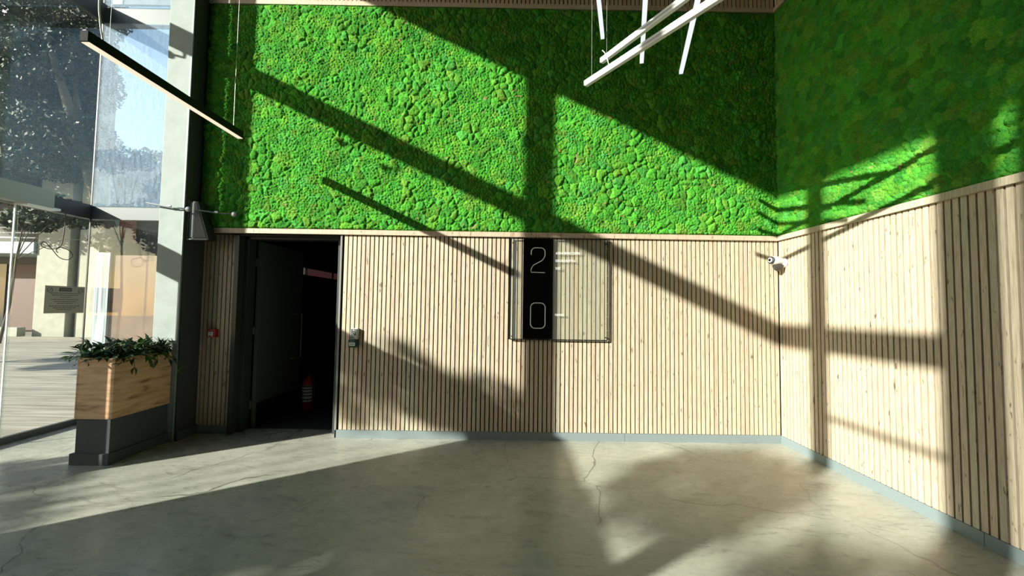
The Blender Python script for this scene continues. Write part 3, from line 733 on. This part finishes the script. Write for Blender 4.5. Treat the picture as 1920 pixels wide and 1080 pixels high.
# NOTICE plaque (seen from behind)
nz_ = empty('notice_plaque', (XF+.008, .142, 1.39)); tag(nz_, 'grey-beige notice plaque on the glass door, read from outside', 'notice')
MB().box(0, .004, -.215, .215, 0, .325).build('plate', plain('plaque', (.33,.31,.235), .55), nz_)
hd = MB().box(.004, .0048, -.068, .068, .262, .305).build('header_block', plain('plaque_header', (.035,.035,.03), .6), nz_)
text_obj('lettering', 'NOTICE', .04, (.0055, .0, .270), (0,-1,0), (0,0,1), plain('plaque_letters', (.33,.31,.235), .6), hd, width=.115, height=.026, align='CENTER', ext=.0004)
pr = MB()
for z, wd in ((.235, .31), (.212, .28), (.188, .11), (.160, .29), (.136, .23), (.115, .17), (.082, .33), (.060, .25), (.040, .17)):
    y = -wd/2
    while y < wd/2:
        L_ = random.uniform(.012, .035); pr.box(.004, .0048, y, min(y+L_, wd/2), z, z+.008); y += L_+.006
pr.build('fine_print', plain('plaque_print', (.07,.065,.05), .6), nz_)['kind'] = 'stuff'
for s_ in (-1, 1):
    ring = [(.0055, s_*.165+.028*math.cos(a*PI/8), .275+.028*math.sin(a*PI/8)) for a in range(17)]
    MB().tube(ring, .002, 5).tube([(.0055, s_*.165-.02, .257), (.0055, s_*.165+.02, .293)], .002, 5).build('prohibition_symbol', plain('plaque_symbol', (.10,.07,.055), .6), nz_)

# dangling cable from the operator box
cb = curve_obj('dangling_cable', [(-5.20, -.10, 2.60), (-5.19, -.08, 2.53), (-5.19, -.08, 2.40), (-5.19, -.09, 2.25), (-5.19, -.12, 2.15), (-5.19, -.22, 2.12), (-5.19, -.30, 2.15), (-5.19, -.27, 2.19), (-5.19, -.20, 2.13), (-5.19, -.12, 2.04), (-5.19, -.03, 2.02), (-5.19, .02, 2.07), (-5.19, -.02, 2.13), (-5.19, -.12, 2.155), (-5.19, -.15, 2.11), (-5.19, -.13, 2.09)], .0045, INK)
tag(cb, 'black cable hanging in a loose loop by the glass door', 'cable')

# ------------------------------------------------------------------ pendant lamps
def bar_lamp(name, lab, a, bnd, wd, ht, mat, under, umat, group, grooves=True, uw=.7, side=False):
    a, bnd = Vector(a), Vector(bnd); L = (bnd-a).length; root = empty(name, a); tag(root, lab, 'pendant lamp', group)
    root.rotation_euler = (bnd-a).to_track_quat('Y', 'Z').to_euler()
    MB().box(-wd/2, wd/2, 0, L, -ht/2, ht/2).build('body', mat, root, bevel=.002)
    MB().box(-wd/2*uw, wd/2*uw, .01, L-.01, -ht/2-.004, -ht/2).build('diffuser', umat, root)
    if side:                                   # slim strips glow on their sides and end as well
        MB().box(-wd/2-.0015, wd/2+.0015, -.002, L, -ht/2, ht*.30).build('side_diffuser', umat, root)
    if grooves:
        for s in (-1, 1):
            MB().box(s*wd/2-.0015, s*wd/2+.0015, .0, L, -.010, .002).build('groove', GROOVE, root)
        MB().box(-wd/2, wd/2, -.003, 0, -ht/2, ht/2).build('end_cap', GROOVE, root)
    return root
def wire(lab, top, bot, r=.0018, sag=None, mat=None, grp=None):
    pts = [top, bot] if not sag else sag
    o = (MB().tube(pts, r, 6) if not sag else None)
    o = o.build('suspension_wire', mat or WIRE) if o else curve_obj('power_cable', pts, r, mat or WIRE)
    return tag(o, lab, 'wire' if not sag else 'cable', grp)
LAMPGLOW = emit('lamp_diffuser', (1.0, .80, .58), 1.1)
DIFF = emit('lit_diffuser', (.93,.98,1.0), 1.0)
BLK = plain('black_lamp_body', (.008,.008,.008), .7, **{'Specular_IOR_Level': .1})
bl = bar_lamp('linear_pendant', 'black linear pendant lamp with warm lit underside beside the column', (-2.905, -.50, 3.335), (-2.905, -2.065, 3.335), .055, .075, BLK, .05, LAMPGLOW, None, False, uw=.95)
MB().box(-.012, .012, 1.52, 1.566, .037, .040).build('end_clip', plain('clip_beige', (.25,.22,.15), .5), bl)
wire('thin wire holding the far end of the black lamp in front of the moss', (-2.905, -.62, ZT), (-2.905, -.62, 3.372), .0012)
wire('thin wire holding the near end of the black lamp', (-2.905, -1.90, ZT), (-2.905, -1.90, 3.372), .0008)
wire('pale power cable looping down to the near end of the black lamp', None, None, .005, [(-2.86, -2.02, ZT), (-2.88, -2.03, 5.0), (-2.87, -2.02, 3.75), (-2.885, -1.99, 3.50), (-2.905, -1.94, 3.372)], WHITE)
def ext(a, c, L):
    a, c = Vector(a), Vector(c); return tuple(a+(c-a).normalized()*L)
lamps = [('A', (.572, -1.614, 3.319), (1.147, -2.486, 3.32), 2.2, .034, .040, 'lowest white bar lamp, its near end pointing left, nearest the viewer', 'white bar lamps hung diagonally'),
         ('B', (.713, -1.549, 3.549), (1.09, -2.196, 3.55), 1.9, .034, .040, 'second white bar lamp hanging parallel behind the lowest one', 'white bar lamps hung diagonally'),
         ('C', (.722, -1.54, 3.755), (.604, -1.93, 3.755), 1.5, .026, .034, 'leftmost of the three white strips hanging towards the viewer', 'narrow white strip lamps'),
         ('D', (1.126, -1.284, 3.72), (.921, -1.98, 3.72), 1.7, .030, .036, 'middle one of the three narrow white strips behind the crossing bars', 'narrow white strip lamps'),
         ('E', (1.537, -1.136, 3.72), (1.287, -1.988, 3.72), 1.8, .030, .036, 'rightmost narrow white strip lamp, its end lowest against the moss', 'narrow white strip lamps')]
for nm, a, c, L, wd, ht, lab, g in lamps:
    e = ext(a, c, L)
    bar_lamp('bar_pendant', lab, a, e, wd, ht, WHITE, .05, DIFF if nm in 'CDE' else plain('frosted_cover', (.82,.84,.84), .5), g, grooves=nm in 'AB', uw=.86 if nm in 'AB' else .98, side=nm in 'CDE')
    for frac, wh in ((.03 if nm in 'ABE' else .3, 'far'), (.85, 'near')):
        q = Vector(a).lerp(Vector(e), frac)
        wire('thin wire at the %s end of %s' % (wh, {'A': 'the lowest white bar lamp', 'B': 'the second white bar lamp', 'C': 'the leftmost white strip lamp', 'D': 'the middle white strip lamp', 'E': 'the rightmost white strip lamp'}[nm]), (q.x, q.y, ZT), (q.x, q.y, q.z+ht/2), .0015)
for k, (nm, fr_) in enumerate((('A', .11), ('A', .52))):
    q = Vector(lamps[0][1]).lerp(Vector(ext(lamps[0][1], lamps[0][2], 2.2)), fr_)
    t = curve_obj('cable_tail', [tuple(q+Vector((0, 0, .03))), tuple(q+Vector((-.01, 0, .07))), tuple(q+Vector((-.03, .0, .12))), tuple(q+Vector((-.05, 0, .14)))], .0035, WHITE)
    tag(t, 'short white cable tail standing up %s the lowest bar lamp' % ('near the far end of' if k == 0 else 'midway along'), 'cable')

# ------------------------------------------------------------------ outdoors
gr = MB().box(-60, XF-.03, -40, 45, -.4, -.16).box(XF-.03, -4.0, YB+.1, 45, -.4, -.16).build('ground', plain('paving', (.30,.28,.24), .9, noise=.15, scale=2)); tag(gr, 'plain paved ground beyond the timber deck', 'ground', kind='structure')
DECK = deck_mat()
dk = MB().box(-24, -5.5, -6, 12.6, -.16, -.06).box(-5.5, -4.05, YB+.12, 12.6, -.16, -.06).build('timber_deck', plain('deck_joist', (.05,.04,.03), .9)); tag(dk, 'sunlit timber deck outside the glass door', 'deck', kind='structure')
mA = MB().box(-18.5, 0, -.068, .068, -.026, 0).mesh('plank', DECK); mB = MB().box(-20.0, 0, -.068, .068, -.026, 0).mesh('plank', DECK)
y = -5.9
while y < 12.5:
    far = y > YB+.2
    o = bpy.data.objects.new('plank', mB if far else mA); COL.objects.link(o); o.parent = dk
    o.location = (-4.06 if far else -5.50, y, -.034+random.uniform(-.002, .002)); y += .145
def outdoor_box(name, lab, cat, mat, *bx, kind=None, bevel=0, group=None):
    q = MB()
    for bb in bx: q.box(*bb)
    return tag(q.build(name, mat, bevel=bevel), lab, cat, group, kind)
oc = [((-20.75, -19.35, 12.7, 13.3), 'broad sunlit concrete pillar with the deck at its foot, leftmost'), ((-19.15, -18.5, 12.9, 13.5), 'concrete pillar just left of the glass corner'), ((-18.35, -17.72, 12.6, 13.2), 'leaf-shadowed concrete pillar just right of the glass corner')]
for (a, b_, c, d_), lab in oc: outdoor_box('concrete_pillar', lab, 'pillar', CONC_OUT, (a, b_, c, d_, -.16, 5.2 if a > -18.4 else 13.5), bevel=.02, group='concrete pillars outside')
bd = MB().box(-34, -13.2, 14.2, 16, -.16, 5.75).poly_prism([(-34, 14.3, 5.75), (-19.6, 14.3, 5.75), (-30, 24, 5.75), (-34, 24, 5.75)], (0, 0, 13)).build('far_building', plain('far_wall', (.13,.12,.10), .8, noise=.15, scale=2)); tag(bd, 'dark building across the deck with a white-railed balcony', 'building')
FG = plain('far_glass', (.03,.035,.04), .12)
MB().box(-26.0, -23.8, 14.1, 14.2, .1, 3.2).build('window', FG, bd)
MB().box(-23.6, -22.2, 14.1, 14.2, .1, 3.2).build('door', plain('brown_door', (.10,.05,.035), .6), bd)
MB().box(-22.1, -21.0, 14.1, 14.2, .1, 3.2).build('window', FG, bd)
MB().box(-26, -20.8, 12.6, 14.2, 3.55, 4.05).build('balcony_slab', plain('pale_blue_fascia', (.42,.52,.50), .7), bd)
rl = None
for z in (4.25, 4.47, 4.69, 4.92, 5.15):
    MB().tube([(-26, 12.7, z), (-20.8, 12.7, z)], .03, 6).build('rail', WHITE, bd)
for x in (-25.4, -24.2, -23.0, -21.8):
    MB().tube([(x, 12.7, 4.05), (x, 12.7, 5.15)], .035, 6).build('rail_post', WHITE, bd)
for k in range(5):
    for j in range(5):
        MB().box(-30+j*2.0, -28.7+j*2.0, 14.2, 14.3, 6.2+k*2.3, 7.6+k*2.3).build('window', FG, bd)
MB().box(-22.8, -20.9, 12.3, 12.6, -.03, .35).build('step', CONC_OUT, bd)
bw = MB().box(-18.9, -17.9, 14.0, 14.19, 4.3, 5.62).build('brick_wall', brick_mat()); tag(bw, 'small patch of red brick wall lit by the sun behind the glass', 'wall')
rs = outdoor_box('brown_reflection_panel', 'brown board added behind the glass return, standing in for a reflection in it', 'panel', plain('brown_reflection', (.13,.08,.05), .75, noise=.3, scale=3), (-7.10, -5.6, 2.40, 2.46, -.03, 2.36))  # added board that imitates a brown reflection in the return pane
def streaky():
    d = Nd('streaked_white_reflection'); p = d.principled((.6,.65,.65), .5); mp = d.coords(scale=(1, 1, .03)); n = d.n('TexNoise', i_Scale=22.0, i_Detail=6.0); d.l(mp, 0, n, 'Vector')
    r = d.ramp(n, 0, [(.38, (.08,.12,.14)), (.52, (.28,.33,.35)), (.65, (.6,.64,.66))]); d.l(r, 0, p, 'Base Color'); return d.m
outdoor_box('white_reflection_panel', 'tall streaky white panel added left of the brown board, standing in for the reflected column', 'panel', streaky(), (-7.36, -7.11, 2.36, 2.42, -.03, 2.40))  # added panel, takes the place of the sunlit column mirrored in the glass

TL = leaf_mat('tree_leaf', (.012,.024,.010), (.030,.050,.020), .1); BARK = plain('bark', (.10,.085,.06), .9, noise=.3, scale=6, bump=.6, bscale=12)
def tree(lab, x, y, h, blobs, n, size, seed, lean=(0, 0), r0=.22, group=None):
    root = empty('tree', (x, y, -.16)); tag(root, lab, 'tree', group)
    rr = random.Random(seed); t = MB()
    top = Vector((lean[0], lean[1], h*.75))
    t.tube([(0, 0, 0), tuple(top*.35+Vector((.1, 0, 0))), tuple(top*.7), tuple(top)], [r0, r0*.8, r0*.6, r0*.25], 10)
    t.build('trunk', BARK, root, True)
    br = MB()
    for b_ in blobs:
        br.tube([tuple(top*.7), tuple((top*.75+Vector(b_[:3]))*.5+Vector((0, 0, .3))), tuple(Vector(b_[:3]))], [r0*.35, r0*.2, r0*.08], 6)
    br.build('branches', BARK, root, True)
    crown('crown', blobs, n, size, TL, root, seed); return root
tree('large dark leaning tree overhanging the deck outside the upper glass', -17.0, 13.75, 15,
     [(-1.8, -2.2, 8.2, 2.0, .8), (-4.2, -2.2, 9.5, 2.3, .8), (-6.4, -2.4, 7.4, 2.5, .8), (-2.2, -2.2, 11.2, 2.2, .8), (-8.4, -2.6, 10.6, 2.6, .8), (-9.2, -2.4, 7.6, 2.0, .8), (-4.4, -2.3, 13.0, 2.4, .8), (-7.4, -2.5, 13.6, 2.4, .8), (-1.2, -2.8, 14.0, 2.0, .8)], 95000, .08, 3, lean=(-.9, -3.4), r0=.36, group='trees outside')
tree('rounded tree seen through the dusty glass beside the column', -22.6, 19.5, 8,
     [(-1.5, 0, 8.6, 2.2, .9), (.4, 0, 9.2, 2.0, .9), (2.2, 0, 8.0, 2.2, .9), (0, 0, 6.2, 2.6, .9), (3.6, .4, 6.8, 2.2, .9), (5.2, .4, 6.0, 2.2, .9)], 26000, .13, 4, r0=.2, group='trees outside')
tree('tree whose hanging twigs cross the tops of the pillars', -18.2, 9.6, 6,
     [(1.4, 0, 5.0, .9, .7), (.4, .4, 4.6, .8, .5), (2.2, .2, 4.8, .8, .6), (3.1, .5, 3.9, .5, .9)], 2400, .085, 5, r0=.05, lean=(.6, 0), group='trees outside')
tree('street tree behind the viewer dappling the sun on the floor', -15.2, -12.9, 9,
     [(0, 0, 5.2, 2.0, .8), (.2, .9, 6.5, 1.0, .8), (-.2, -1.5, 6.4, .9, .8), (0, .1, 8.20, .70, .6), (0, -1.4, 8.1, .55, .8), (0, -.9, 7.3, .5, .8)], 4600, .13, 6, r0=.12, group='street trees behind the viewer')
tree('smaller street tree behind the viewer shading the doorway light', -14.2, -9.0, 7,
     [(0, .6, 6.6, .52, .8), (.0, 0, 6.95, .52, .8), (0, -.6, 7.1, .45, .8), (0, .9, 4.6, .7, .6), (0, -.1, 4.9, .6, .6)], 1250, .11, 8, r0=.05, group='street trees behind the viewer')
tree('street tree off to the left throwing a leafy shadow band across the deck', -20.5, .2, 7,
     [(0, 0, 4.7, 1.0, .6), (1.6, -.9, 4.4, .9, .6), (-1.5, .9, 5.0, 1.0, .6), (3.0, -1.7, 4.6, .9, .6)], 5200, .12, 12, r0=.09, group='street trees behind the viewer')
